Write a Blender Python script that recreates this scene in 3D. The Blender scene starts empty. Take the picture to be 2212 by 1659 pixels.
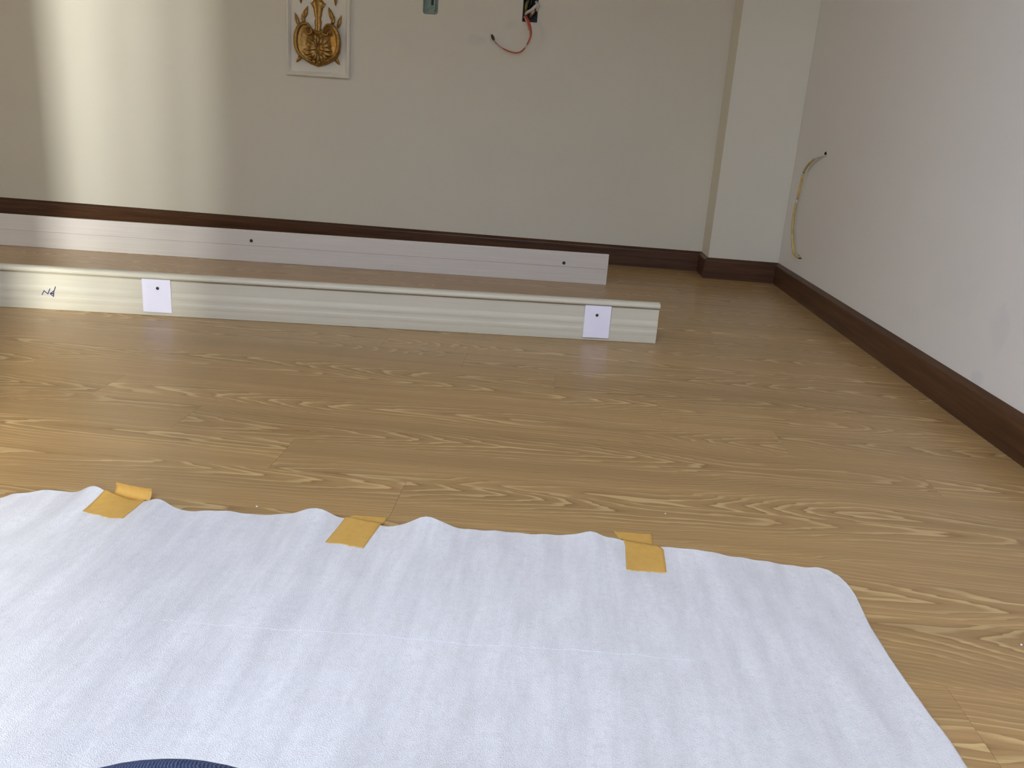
import bpy, bmesh, math, random
from mathutils import Matrix, Vector
from mathutils import noise as mnoise

sc = bpy.context.scene
C = sc.collection
random.seed(7)

# ------------------------------------------------------------------ camera
cam_d = bpy.data.cameras.new('camera')
cam = bpy.data.objects.new('camera', cam_d)
C.objects.link(cam)
cam_d.sensor_fit = 'HORIZONTAL'
cam_d.sensor_width = 36.0
cam_d.lens = 29.101
cam_d.clip_start = 0.02
cr = Vector((0.9954727, 0.0655690, 0.0688102))
cu = Vector((-0.0849283, 0.2885552, 0.9536892))
cf = Vector((-0.0426769, 0.9552155, -0.2928175))
m = Matrix.Identity(4)
for i in range(3):
    m[i][0], m[i][1], m[i][2] = cr[i], cu[i], -cf[i]
m[0][3], m[1][3], m[2][3] = 0.0, 0.0, 0.5
cam.matrix_world = m
sc.camera = cam

# ------------------------------------------------------------------ light
SKY = (0.79, 0.92, 1.20)
SKY_STRENGTH = 11.0
EXPOSURE = 0.0
GAP_1, GAP_2, GAP_3 = 560.0, 330.0, 170.0
FILL, FILL_COL = 12.8, (1.0, 0.90, 0.70)
SLIT_COL = (0.97, 1.0, 0.99)

world = bpy.data.worlds.new('sky')
sc.world = world
world.use_nodes = True
bg = world.node_tree.nodes['Background']
bg.inputs[0].default_value = (*SKY, 1)
bg.inputs[1].default_value = SKY_STRENGTH


def area(name, loc, target, sx, sy, power, col, portal=False):
    l = bpy.data.lights.new(name, 'AREA')
    l.shape = 'RECTANGLE'
    l.size, l.size_y = sx, sy
    l.energy = power
    l.color = col
    if portal:
        l.cycles.is_portal = True
    o = bpy.data.objects.new(name, l)
    C.objects.link(o)
    o.location = loc
    d = (Vector(target) - Vector(loc)).normalized()
    o.rotation_euler = d.to_track_quat('-Z', 'Y').to_euler()
    return o


# sky light enters by the wide balcony window behind the camera
area('window_portal', (-0.66, -0.62, 1.30), (-0.66, 1, 1.30), 1.16, 2.40, 1.0, (1, 1, 1), portal=True)
area('window_portal', (0.66, -0.62, 1.30), (0.66, 1, 1.30), 0.34, 2.40, 1.0, (1, 1, 1), portal=True)  # portal of the opening added to brighten the near right
# lamps added behind a narrow slit to shape the wall's light band
area('slit_lamp', (0.3995, -1.27, 0.60), (0.036, -0.553, 0.60), 0.035, 0.9, GAP_1, SLIT_COL)
area('slit_lamp', (0.3610, -1.27, 0.60), (0.036, -0.553, 0.60), 0.034, 0.9, GAP_2, SLIT_COL)
area('slit_lamp', (0.3215, -1.27, 0.60), (0.036, -0.553, 0.60), 0.036, 0.9, GAP_3, SLIT_COL)
# fill lamp added to warm the far walls through an invented doorway
area('warm_fill_lamp', (-3.23, 1.60, 1.05), (0, 1.9, 0.9), 0.9, 2.0, FILL, FILL_COL)

sc.view_settings.view_transform = 'Standard'
sc.view_settings.look = 'None'
sc.view_settings.gamma = 1.0
sc.view_settings.use_curve_mapping = False
sc.view_settings.exposure = EXPOSURE
sc.cycles.max_bounces = 5
sc.cycles.diffuse_bounces = 3
sc.cycles.glossy_bounces = 3
sc.cycles.transparent_max_bounces = 6
sc.cycles.caustics_reflective = False
sc.cycles.caustics_refractive = False
sc.cycles.adaptive_threshold = 0.1
sc.cycles.use_denoising = True
sc.cycles.sample_clamp_indirect = 6.0

# ------------------------------------------------------------------ material helpers


class NT:
    def __init__(self, name):
        self.m = bpy.data.materials.new(name)
        self.m.use_nodes = True
        self.t = self.m.node_tree
        self.b = self.t.nodes['Principled BSDF']
        self.out = self.t.nodes['Material Output']

    def n(self, typ, **kw):
        nd = self.t.nodes.new(typ)
        for k, v in kw.items():
            setattr(nd, k, v)
        return nd

    def put(self, sock, v):
        if v is None:
            return
        if hasattr(v, 'links'):
            self.t.links.new(v, sock)
        elif isinstance(v, (tuple, list)) and len(v) == 3 and sock.type == 'RGBA':
            sock.default_value = (*v, 1)
        else:
            sock.default_value = v

    def math(self, op, a, b=None, c=None, clamp=False):
        nd = self.n('ShaderNodeMath', operation=op, use_clamp=clamp)
        for i, v in enumerate((a, b, c)):
            if v is not None:
                self.put(nd.inputs[i], v)
        return nd.outputs[0]

    def noise(self, vec, scale, detail=2.0, rough=0.5, dims='3D'):
        nd = self.n('ShaderNodeTexNoise', noise_dimensions=dims)
        if dims == '1D':
            self.put(nd.inputs['W'], vec)
        else:
            self.put(nd.inputs['Vector'], vec)
        nd.inputs['Scale'].default_value = scale
        nd.inputs['Detail'].default_value = detail
        nd.inputs['Roughness'].default_value = rough
        return nd.outputs[0]

    def coord(self, which='Object'):
        return self.n('ShaderNodeTexCoord').outputs[which]

    def sep(self, v):
        nd = self.n('ShaderNodeSeparateXYZ')
        self.put(nd.inputs[0], v)
        return nd.outputs

    def comb(self, x, y, z):
        nd = self.n('ShaderNodeCombineXYZ')
        for i, v in enumerate((x, y, z)):
            self.put(nd.inputs[i], v)
        return nd.outputs[0]

    def ramp(self, fac, stops, interp='LINEAR'):
        nd = self.n('ShaderNodeValToRGB')
        cr_ = nd.color_ramp
        cr_.interpolation = interp
        while len(cr_.elements) < len(stops):
            cr_.elements.new(0.5)
        for e, (p, c) in zip(cr_.elements, stops):
            e.position = p
            e.color = (*c, 1) if len(c) == 3 else c
        self.put(nd.inputs[0], fac)
        return nd.outputs[0]

    def mix(self, fac, a, b, blend='MIX'):
        nd = self.n('ShaderNodeMix', data_type='RGBA', blend_type=blend)
        self.put(nd.inputs[0], fac)
        self.put(nd.inputs[6], a)
        self.put(nd.inputs[7], b)
        return nd.outputs[2]

    def bump(self, h, strength, dist):
        nd = self.n('ShaderNodeBump')
        nd.inputs['Strength'].default_value = strength
        nd.inputs['Distance'].default_value = dist
        self.put(nd.inputs['Height'], h)
        self.t.links.new(nd.outputs[0], self.b.inputs['Normal'])

    def bs(self, **kw):
        for k, v in kw.items():
            self.put(self.b.inputs[k.replace('_', ' ')], v)
        return self


def lin(r, g, b):
    f = lambda c: (c / 255 / 12.92) if c / 255 <= 0.04045 else ((c / 255 + 0.055) / 1.055) ** 2.4
    return (f(r), f(g), f(b))


def flat(name, col, rough=0.6, var=0.12, scale=30.0, metallic=0.0, spec=0.4, bump=0.0):
    t = NT(name)
    co = t.coord()
    n = t.noise(co, scale, 3.0)
    hi = tuple(min(1, c * (1 + var)) for c in col)
    lo = tuple(c * (1 - var) for c in col)
    t.bs(Base_Color=t.ramp(n, [(0.3, lo), (0.7, hi)]), Roughness=rough, Metallic=metallic)
    t.b.inputs['Specular IOR Level'].default_value = spec
    if bump:
        t.bump(n, bump, 0.001)
    return t.m


# painted plaster: fine roller texture plus a few grey scuffs
def plaster(name, col, spots):
    t = NT(name)
    co = t.coord()
    n = t.noise(co, 3.0, 3.0)
    base = t.ramp(n, [(0.3, tuple(c * 0.975 for c in col)), (0.7, col)])
    wob = t.noise(co, 14.0, 4.0, 0.65)
    for (p, sx, sz, k, tint) in spots:
        vs = t.n('ShaderNodeVectorMath', operation='SUBTRACT')
        t.put(vs.inputs[0], co)
        vs.inputs[1].default_value = p
        vm = t.n('ShaderNodeVectorMath', operation='MULTIPLY')
        t.put(vm.inputs[0], vs.outputs[0])
        vm.inputs[1].default_value = (1 / sx, 1 / sx, 1 / sz)
        vl = t.n('ShaderNodeVectorMath', operation='LENGTH')
        t.put(vl.inputs[0], vm.outputs[0])
        d = t.math('ADD', vl.outputs['Value'], t.math('MULTIPLY', t.math('SUBTRACT', wob, 0.5), 2.4))
        f = t.n('ShaderNodeMapRange', interpolation_type='SMOOTHSTEP')
        t.put(f.inputs[0], d)
        f.inputs[1].default_value = 0.35
        f.inputs[2].default_value = 1.1
        f.inputs[3].default_value = k
        f.inputs[4].default_value = 0.0
        base = t.mix(f.outputs[0], base, tuple(c * q for c, q in zip(col, tint)))
    t.bs(Base_Color=base, Roughness=0.75)
    t.b.inputs['Specular IOR Level'].default_value = 0.25
    t.bump(t.noise(co, 160.0, 2.0), 0.12, 0.0015)
    return t.m


WALL = (0.80, 0.75, 0.61)  # paint made warmer to carry the far room's warm light


def wood_plank(name):
    t = NT(name)
    co = t.coord()
    x, y, z = t.sep(co)
    rnd = t.n('ShaderNodeObjectInfo').outputs['Random']
    r2 = t.math('FRACT', t.math('MULTIPLY', rnd, 17.31))
    r3 = t.math('FRACT', t.math('MULTIPLY', rnd, 53.77))
    off = t.math('MULTIPLY', rnd, 91.0)
    ux = t.math('ADD', x, off)
    # wandering heart line of the board
    wander = t.math('MULTIPLY', t.math('SUBTRACT', t.noise(t.math('ADD', ux, 3.0), 1.6, 1.0, dims='1D'), 0.5), 0.06)
    v0 = t.math('MULTIPLY', t.math('SUBTRACT', r2, 0.5), 0.10)
    vv = t.math('ADD', t.math('SUBTRACT', y, v0), wander)
    av = t.math('POWER', t.math('ADD', t.math('ABSOLUTE', vv), 0.0005), 1.45)
    side = t.math('MULTIPLY', av, 250.0)
    sgn = t.math('MULTIPLY', t.math('SUBTRACT', t.math('GREATER_THAN', t.math('FRACT', t.math('MULTIPLY', rnd, 29.7)), 0.45), 0.5), 2.0)
    along = t.math('ADD', t.math('MULTIPLY', t.noise(ux, 1.7, 1.0, dims='1D'), 7.0), t.math('MULTIPLY', t.math('MULTIPLY', ux, sgn), 9.5))
    warp = t.math('MULTIPLY', t.noise(t.comb(t.math('MULTIPLY', ux, 4.0), t.math('MULTIPLY', y, 30.0), off), 1.0, 3.0, 0.55), 2.7)
    phi = t.math('ADD', t.math('ADD', side, along), warp)
    saw = t.math('FRACT', phi)
    saw2 = t.math('FRACT', t.math('ADD', t.math('MULTIPLY', phi, 2.3), 0.37))
    # fine streaks along the board
    streak = t.noise(t.comb(t.math('MULTIPLY', ux, 6.0), t.math('MULTIPLY', y, 330.0), off), 1.0, 3.0, 0.6)
    broad = t.noise(t.comb(t.math('MULTIPLY', ux, 1.3), t.math('MULTIPLY', y, 38.0), off), 1.0, 2.0, 0.5)
    mid = (0.420, 0.255, 0.102)
    pale = (0.600, 0.410, 0.180)
    dark = (0.315, 0.178, 0.068)
    ring = t.ramp(saw, [(0.0, dark), (0.10, tuple(0.5 * a + 0.5 * b for a, b in zip(dark, mid))), (0.30, mid), (0.62, mid), (0.80, pale), (0.95, pale), (1.0, mid)])
    ring2 = t.ramp(saw2, [(0.0, tuple(c * 0.90 for c in mid)), (0.3, mid), (0.8, tuple(c * 1.10 for c in mid)), (1.0, mid)])
    mask = t.ramp(t.noise(t.comb(t.math('MULTIPLY', ux, 2.0), t.math('MULTIPLY', y, 16.0), t.math('ADD', off, 7.0)), 1.0, 2.0), [(0.30, (0.25,) * 3), (0.55, (1.0,) * 3)])
    heart = t.ramp(t.math('ABSOLUTE', vv), [(0.012, (1.0,) * 3), (0.050, (0.35,) * 3)])
    mask = t.math('MULTIPLY', mask, heart)
    col = t.mix(mask, ring2, ring)
    col = t.mix(0.55, col, t.ramp(broad, [(0.25, (0.72, 0.71, 0.70)), (0.75, (1.12, 1.11, 1.08))]), 'MULTIPLY')
    col = t.mix(0.42, col, t.ramp(streak, [(0.28, (0.74, 0.72, 0.70)), (0.50, (1.0, 1.0, 1.0)), (0.78, (1.16, 1.16, 1.14))]), 'MULTIPLY')
    tint = t.ramp(r3, [(0.0, (0.93, 0.92, 0.90)), (0.5, (1.0, 1.0, 1.0)), (1.0, (1.06, 1.05, 1.04))])
    col = t.mix(1.0, col, tint, 'MULTIPLY')
    t.bs(Base_Color=col, Roughness=0.27)
    t.b.inputs['Specular IOR Level'].default_value = 0.27
    return t.m


def wood_dark(name):
    t = NT(name)
    co = t.coord()
    x, y, z = t.sep(co)
    w = t.noise(t.comb(t.math('MULTIPLY', x, 3.0), t.math('MULTIPLY', y, 20.0), t.math('MULTIPLY', z, 60.0)), 1.0, 4.0, 0.6)
    s = t.noise(t.comb(t.math('MULTIPLY', x, 14.0), t.math('MULTIPLY', y, 200.0), t.math('MULTIPLY', z, 420.0)), 1.0, 3.0, 0.6)
    col = t.ramp(w, [(0.25, (0.045, 0.018, 0.007)), (0.5, (0.085, 0.036, 0.015)), (0.75, (0.125, 0.058, 0.026))])
    col = t.mix(0.5, col, t.ramp(s, [(0.3, (0.65, 0.62, 0.6)), (0.7, (1.15, 1.15, 1.15))]), 'MULTIPLY')
    t.bs(Base_Color=col, Roughness=0.42)
    t.b.inputs['Specular IOR Level'].default_value = 0.35
    return t.m


def foam_mat(name):
    t = NT(name)
    co = t.coord()
    cells = t.noise(co, 1100.0, 2.0, 0.7)
    clumps = t.noise(co, 140.0, 3.0, 0.6)
    mott = t.math('ADD', t.math('MULTIPLY', cells, 0.55), t.math('MULTIPLY', clumps, 0.45))
    col = t.ramp(mott, [(0.36, (0.76, 0.725, 0.70)), (0.50, (0.90, 0.865, 0.835)), (0.60, (0.96, 0.935, 0.91)), (0.68, (1.0, 1.0, 1.0))])  # cell mottle; the white stop paints sparkle glints into the colour
    t.bs(Base_Color=col, Roughness=0.33)
    t.b.inputs['Specular IOR Level'].default_value = 0.6
    vor = t.n('ShaderNodeTexVoronoi')
    t.put(vor.inputs['Vector'], co)
    vor.inputs['Scale'].default_value = 900.0
    t.bump(t.math('ADD', vor.outputs['Distance'], cells), 0.6, 0.0008)
    # thin closed-cell sheet: some light passes, a little of the floor shows through
    tr = t.n('ShaderNodeBsdfTranslucent')
    tr.inputs[0].default_value = (0.9, 0.9, 0.93, 1)
    tp = t.n('ShaderNodeBsdfTransparent')
    m1 = t.n('ShaderNodeMixShader')
    m1.inputs[0].default_value = 0.06
    t.t.links.new(t.b.outputs[0], m1.inputs[1])
    t.t.links.new(tr.outputs[0], m1.inputs[2])
    x, y, z = t.sep(co)
    thin = t.noise(t.comb(t.math('MULTIPLY', x, 34.0), t.math('MULTIPLY', y, 6.0), 0.0), 1.0, 3.0, 0.6)
    fac = t.ramp(t.math('ADD', t.math('MULTIPLY', thin, 0.7), t.math('MULTIPLY', clumps, 0.3)), [(0.40, (0.0,) * 3), (0.62, (0.15,) * 3)])
    m2 = t.n('ShaderNodeMixShader')
    t.put(m2.inputs[0], fac)
    t.t.links.new(m1.outputs[0], m2.inputs[1])
    t.t.links.new(tp.outputs[0], m2.inputs[2])
    t.t.links.new(m2.outputs[0], t.out.inputs[0])
    return t.m


def tape_mat(name):
    t = NT(name)
    co = t.coord()
    n = t.noise(co, 120.0, 3.0)
    t.bs(Base_Color=t.ramp(n, [(0.3, (0.84, 0.53, 0.135)), (0.7, (0.92, 0.60, 0.17))]), Roughness=0.38)
    tp = t.n('ShaderNodeBsdfTransparent')
    tp.inputs[0].default_value = (0.98, 0.78, 0.36, 1)
    mx = t.n('ShaderNodeMixShader')
    mx.inputs[0].default_value = 0.42
    t.t.links.new(t.b.outputs[0], mx.inputs[1])
    t.t.links.new(tp.outputs[0], mx.inputs[2])
    t.t.links.new(mx.outputs[0], t.out.inputs[0])
    return t.m


def denim_mat(name):
    t = NT(name)
    co = t.coord()
    x, y, z = t.sep(co)
    tw = t.n('ShaderNodeTexWave', wave_type='BANDS', bands_direction='DIAGONAL')
    t.put(tw.inputs['Vector'], co)
    tw.inputs['Scale'].default_value = 420.0
    tw.inputs['Distortion'].default_value = 3.0
    n = t.noise(co, 420.0, 3.0, 0.7)
    f = t.math('ADD', t.math('MULTIPLY', tw.outputs['Fac'], 0.4), t.math('MULTIPLY', n, 0.6))
    t.bs(Base_Color=t.ramp(f, [(0.3, (0.018, 0.035, 0.105)), (0.55, (0.045, 0.085, 0.22)), (0.8, (0.16, 0.22, 0.40))]), Roughness=0.9)
    t.bump(f, 0.5, 0.001)
    return t.m


def board_mat(name, col):
    t = NT(name)
    co = t.coord()
    x, y, z = t.sep(co)
    s = t.noise(t.comb(t.math('MULTIPLY', x, 4.0), t.math('MULTIPLY', y, 60.0), t.math('MULTIPLY', z, 150.0)), 1.0, 3.0)
    t.bs(Base_Color=t.ramp(s, [(0.3, tuple(c * 0.95 for c in col)), (0.7, tuple(min(1, c * 1.03) for c in col))]), Roughness=0.45)
    return t.m


def gold_mat(name):
    t = NT(name)
    co = t.coord()
    n = t.noise(co, 90.0, 4.0, 0.6)
    t.bs(Base_Color=t.ramp(n, [(0.3, (0.26, 0.13, 0.028)), (0.55, (0.40, 0.22, 0.055)), (0.8, (0.56, 0.35, 0.11))]), Roughness=0.36, Metallic=0.75)
    t.bump(n, 0.4, 0.002)
    return t.m


M = dict(
    wall_back=plaster('warm_lit_wall_back', WALL, [
        ((-0.385, 3.43, 0.82), 0.055, 0.022, 0.55, (0.86, 0.87, 0.90)),
        ((-0.255, 3.43, 0.885), 0.035, 0.022, 0.45, (0.86, 0.87, 0.90)),
        ((-0.62, 3.43, 0.78), 0.10, 0.10, 0.25, (0.93, 0.93, 0.93)),
    ]),
    wall_right=plaster('cool_lit_wall_right', (0.82, 0.795, 0.735), [  # same wall paint made cooler, carries the bluer light near the windows
        ((0.85, 1.60, 0.206), 0.045, 0.05, 0.4, (0.86, 0.87, 0.93)),
        ((0.85, 1.64, 0.092), 0.03, 0.02, 0.6, (0.82, 0.86, 0.93)),
        ((0.85, 1.80, 0.24), 0.12, 0.06, 0.3, (0.92, 0.92, 0.95)),
        ((0.85, 2.02, 0.15), 0.09, 0.03, 0.3, (0.92, 0.93, 0.95)),
    ]),
    wall=plaster('wall_paint', WALL, []),
    wall_left=plaster('low_bounce_brown', (0.30, 0.20, 0.11), []),  # unseen wall, brown chosen to cut and warm the bounced light
    wall_rear=plaster('low_bounce_tan', (0.34, 0.26, 0.17), []),  # dark tan set for less bounce, unseen behind the camera
    ceiling=plaster('low_bounce_sand', (0.50, 0.40, 0.27), []),  # unseen, toned down to lower the light bounced from above
    plank=wood_plank('oak_laminate'),
    sub=flat('subfloor_dark', (0.12, 0.08, 0.05), 0.9),
    skirting=wood_dark('dark_walnut'),
    foam=foam_mat('white_foam'),
    tape=tape_mat('yellow_tape'),
    denim=denim_mat('blue_denim'),
    board_white=board_mat('white_primer', (0.77, 0.71, 0.63)),
    board_cream=board_mat('cream_lacquer', (0.68, 0.625, 0.475)),
    card=flat('white_card', (0.95, 0.91, 0.99), 0.35, 0.02),
    nail=flat('steel_dark', (0.06, 0.055, 0.05), 0.4, 0.3, metallic=0.6),
    ink=flat('blue_ink', (0.035, 0.04, 0.13), 0.5, 0.3, 300.0),
    gold=gold_mat('antique_gold'),
    plaque=flat('white_plaster', (0.81, 0.76, 0.63), 0.6, 0.03),
    green=flat('sea_green_plastic', lin(140, 157, 141), 0.5, 0.15, 60.0),
    green_dark=flat('dark_green_plastic', lin(52, 64, 56), 0.7, 0.2, 60.0),
    black=flat('dark_plastic', (0.035, 0.033, 0.028), 0.5, 0.4, 80.0),
    red=flat('red_sheath', (0.52, 0.085, 0.055), 0.4, 0.2, 60.0),
    pink=flat('worn_pink_sheath', (0.60, 0.33, 0.27), 0.5, 0.2, 60.0),
    clear=flat('pale_sheath', (0.62, 0.58, 0.52), 0.35, 0.1, 60.0),
    yellow=flat('yellow_sheath', (0.58, 0.44, 0.16), 0.4, 0.2, 40.0),
    olive=flat('olive_wire', (0.20, 0.17, 0.06), 0.5, 0.3, 60.0),
    copper=flat('peach_wire', (0.58, 0.36, 0.24), 0.5, 0.2, 60.0),
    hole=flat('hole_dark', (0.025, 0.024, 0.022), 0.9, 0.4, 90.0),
    crumb=flat('white_crumb', (0.85, 0.84, 0.80), 0.5, 0.1, 300.0),
    debris=flat('dark_debris', (0.08, 0.09, 0.07), 0.7, 0.3, 300.0),
)

# ------------------------------------------------------------------ mesh helpers


def link(name, bm, mat, parent=None, smooth=False, loc=None, rot=None):
    me = bpy.data.meshes.new(name)
    bm.normal_update()
    bm.to_mesh(me)
    bm.free()
    if smooth:
        for p in me.polygons:
            p.use_smooth = True
    mats = mat if isinstance(mat, (list, tuple)) else [mat]
    for mm in mats:
        me.materials.append(mm)
    o = bpy.data.objects.new(name, me)
    C.objects.link(o)
    if parent is not None:
        o.parent = parent
    if loc is not None:
        o.location = loc
    if rot is not None:
        o.rotation_euler = rot
    return o


def struct(o):
    o['kind'] = 'structure'
    return o


def tag(o, label, cat, group=None):
    o['label'] = label
    o['category'] = cat
    if group:
        o['group'] = group
    return o


def empty(name, loc, rz=0.0):
    o = bpy.data.objects.new(name, None)
    C.objects.link(o)
    o.location = loc
    o.rotation_euler = (0, 0, rz)
    o.empty_display_size = 0.05
    return o


def box(bm, x0, x1, y0, y1, z0, z1):
    v = [bm.verts.new(p) for p in ((x0, y0, z0), (x1, y0, z0), (x1, y1, z0), (x0, y1, z0),
                                   (x0, y0, z1), (x1, y0, z1), (x1, y1, z1), (x0, y1, z1))]
    for f in ((3, 2, 1, 0), (4, 5, 6, 7), (0, 1, 5, 4), (1, 2, 6, 5), (2, 3, 7, 6), (3, 0, 4, 7)):
        bm.faces.new([v[i] for i in f])
    return v


def new_box(x0, x1, y0, y1, z0, z1, bevel=0.0, seg=2):
    bm = bmesh.new()
    box(bm, x0, x1, y0, y1, z0, z1)
    if bevel:
        bmesh.ops.bevel(bm, geom=bm.edges[:], offset=bevel, segments=seg, affect='EDGES', profile=0.5)
    return bm


def extrude_profile(prof, x0, x1, cut0=0.0, cut1=0.0):
    """profile of (y, z) swept along x; cut = mitre shift of x per unit of y at each end"""
    bm = bmesh.new()
    a = [bm.verts.new((x0 + cut0 * y, y, z)) for y, z in prof]
    b = [bm.verts.new((x1 + cut1 * y, y, z)) for y, z in prof]
    n = len(prof)
    for i in range(n):
        j = (i + 1) % n
        bm.faces.new((a[i], a[j], b[j], b[i]))
    bm.faces.new(a[::-1])
    bm.faces.new(b)
    bmesh.ops.recalc_face_normals(bm, faces=bm.faces[:])
    return bm


def tube(bm, pts, radii, seg=10, cap=True):
    pts = [Vector(p) for p in pts]
    if not isinstance(radii, (list, tuple)):
        radii = [radii] * len(pts)
    rings = []
    up = Vector((0.13, 0.97, 0.21)).normalized()
    for i, p in enumerate(pts):
        d = (pts[min(i + 1, len(pts) - 1)] - pts[max(i - 1, 0)]).normalized()
        s = d.cross(up)
        if s.length < 1e-4:
            s = d.orthogonal()
        s.normalize()
        t2 = d.cross(s).normalized()
        rings.append([bm.verts.new(p + (s * math.cos(a) + t2 * math.sin(a)) * radii[i])
                      for a in [2 * math.pi * k / seg for k in range(seg)]])
    for a, b in zip(rings, rings[1:]):
        for k in range(seg):
            bm.faces.new((a[k], a[(k + 1) % seg], b[(k + 1) % seg], b[k]))
    if cap:
        bm.faces.new(rings[0][::-1])
        bm.faces.new(rings[-1])


def spline(ctrl, n=40):
    """Catmull-Rom through control points"""
    P = [Vector(p) for p in ctrl]
    P = [P[0] * 2 - P[1]] + P + [P[-1] * 2 - P[-2]]
    out = []
    segs = len(P) - 3
    per = max(2, n // segs)
    for i in range(segs):
        p0, p1, p2, p3 = P[i:i + 4]
        for k in range(per):
            t = k / per
            out.append(0.5 * ((2 * p1) + (p2 - p0) * t + (2 * p0 - 5 * p1 + 4 * p2 - p3) * t * t + (3 * p1 - p0 - 3 * p2 + p3) * t ** 3))
    out.append(P[-2].copy())
    return out


def blob(bm, c, r, rot=None, sub=2):
    mat = Matrix.Translation(c) @ (rot.to_4x4() if rot is not None else Matrix.Identity(4)) @ Matrix.Diagonal((*r, 1))
    bmesh.ops.create_icosphere(bm, subdivisions=sub, radius=1.0, matrix=mat)


def interp(tab, x):
    if x <= tab[0][0]:
        return tab[0][1]
    for (a, fa), (b, fb) in zip(tab, tab[1:]):
        if x <= b:
            t = (x - a) / (b - a)
            t = t * t * (3 - 2 * t) * 0.5 + t * 0.5
            return fa + (fb - fa) * t
    return tab[-1][1]


def sstep(a, b, x):
    t = max(0.0, min(1.0, (x - a) / (b - a)))
    return t * t * (3 - 2 * t)


def holed_wall(name, origin, U, V, N, w, h, holes, depth, mat, thick=0.12, cap_mat=1):
    """slab whose face lies in origin+u*U+v*V, N points out of the room; holes = list of (u,v) loops"""
    O, U, V, N = (Vector(q) for q in (origin, U, V, N))
    P = lambda u, v, n=0.0: O + U * u + V * v + N * n
    bm = bmesh.new()
    outer = [bm.verts.new(P(u, v)) for u, v in ((0, 0), (w, 0), (w, h), (0, h))]
    edges = [bm.edges.new((outer[i], outer[(i + 1) % 4])) for i in range(4)]
    loops = []
    for lp in holes:
        vs = [bm.verts.new(P(u, v)) for u, v in lp]
        loops.append((lp, vs))
        edges += [bm.edges.new((vs[i], vs[(i + 1) % len(vs)])) for i in range(len(vs))]
    bmesh.ops.triangle_fill(bm, edges=edges, use_beauty=True, normal=-N)
    back = [bm.verts.new(P(u, v, thick)) for u, v in ((0, 0), (w, 0), (w, h), (0, h))]
    for i in range(4):
        j = (i + 1) % 4
        bm.faces.new((outer[i], outer[j], back[j], back[i]))
    bm.faces.new(back)
    for (lp, vs), d in zip(loops, depth):
        if d is None:      # right through the wall
            inner = [bm.verts.new(P(u, v, thick)) for u, v in lp]
        else:
            inner = [bm.verts.new(P(u, v, d)) for u, v in lp]
        for i in range(len(vs)):
            j = (i + 1) % len(vs)
            f = bm.faces.new((vs[i], vs[j], inner[j], inner[i]))
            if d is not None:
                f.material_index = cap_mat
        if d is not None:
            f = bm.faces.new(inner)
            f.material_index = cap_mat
    bmesh.ops.recalc_face_normals(bm, faces=bm.faces[:])
    return struct(link(name, bm, [mat, M['hole']]))


# ------------------------------------------------------------------ the room
D, XR, HB, XP, PD = 3.429, 0.850, 0.080, 0.580, 0.166
XL, YR, ZC = -3.20, -0.55, 2.60

# floor: dark underlay slab with every laminate plank a piece of its own
floor = struct(link('floor', new_box(XL - 0.1, XR + 0.1, YR - 0.1, D + 0.1, -0.06, -0.0085), M['sub']))
PL, PW, STEP, GAP = 1.2333, 0.12417, 0.2050, 0.0002


def plank_mesh(L, W):
    bm = bmesh.new()
    t, c = 0.008, 0.0003
    lx, ly = L / 2 - GAP / 2, W / 2 - GAP / 2
    lo = [bm.verts.new((sx * lx, sy * ly, -t)) for sx, sy in ((-1, -1), (1, -1), (1, 1), (-1, 1))]
    mi = [bm.verts.new((sx * lx, sy * ly, -c * 0.7)) for sx, sy in ((-1, -1), (1, -1), (1, 1), (-1, 1))]
    hi = [bm.verts.new((sx * (lx - c), sy * (ly - c), 0)) for sx, sy in ((-1, -1), (1, -1), (1, 1), (-1, 1))]
    bm.faces.new(lo[::-1])
    bm.faces.new(hi)
    for i in range(4):
        j = (i + 1) % 4
        bm.faces.new((lo[i], lo[j], mi[j], mi[i]))
        bm.faces.new((mi[i], mi[j], hi[j], hi[i]))
    return bm


cache = {}
k0 = math.floor((YR - 1.2267) / PW)
k1 = math.ceil((D - 1.2267) / PW)
for k in range(k0, k1 + 1):
    y0, y1 = 1.2267 + k * PW, 1.2267 + (k + 1) * PW
    y0, y1 = max(y0, YR + 0.004), min(y1, D - 0.004)
    if y1 - y0 < 0.004:
        continue
    j0 = 0.630 - STEP * k
    i0 = math.floor((XL - j0) / PL)
    for i in range(i0, i0 + 6):
        a, b = j0 + i * PL, j0 + (i + 1) * PL
        a, b = max(a, XL + 0.004), min(b, XR - 0.004)
        if b - a < 0.004:
            continue
        key = (round(b - a, 3), round(y1 - y0, 3))
        if key not in cache:
            o = link('plank', plank_mesh(b - a, y1 - y0), M['plank'], floor)
            cache[key] = o.data
        else:
            o = bpy.data.objects.new('plank', cache[key])
            C.objects.link(o)
            o.parent = floor
        o.location = ((a + b) / 2, (y0 + y1) / 2, 0)


def round_rect(u0, u1, v0, v1, r, n=4):
    out = []
    for cx, cy, a0 in ((u1 - r, v1 - r, 0), (u0 + r, v1 - r, 90), (u0 + r, v0 + r, 180), (u1 - r, v0 + r, 270)):
        for q in range(n + 1):
            a = math.radians(a0 + 90 * q / n)
            out.append((cx + r * math.cos(a), cy + r * math.sin(a)))
    return out


# back wall, with the two sunken socket boxes
GB = (-0.5985, -0.5405, 0.9020, 0.9640)     # green box
BB = (-0.2150, -0.1570, 0.8975, 0.9850)     # dark box
wall_back = holed_wall('wall_back', (XL, D, 0), (1, 0, 0), (0, 0, 1), (0, 1, 0), XR - XL, ZC,
                       [round_rect(GB[0] - XL, GB[1] - XL, GB[2], GB[3], 0.010),
                        round_rect(BB[0] - XL, BB[1] - XL, BB[2], BB[3], 0.002, 2)],
                       [0.052, 0.052], M['wall_back'])
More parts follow.
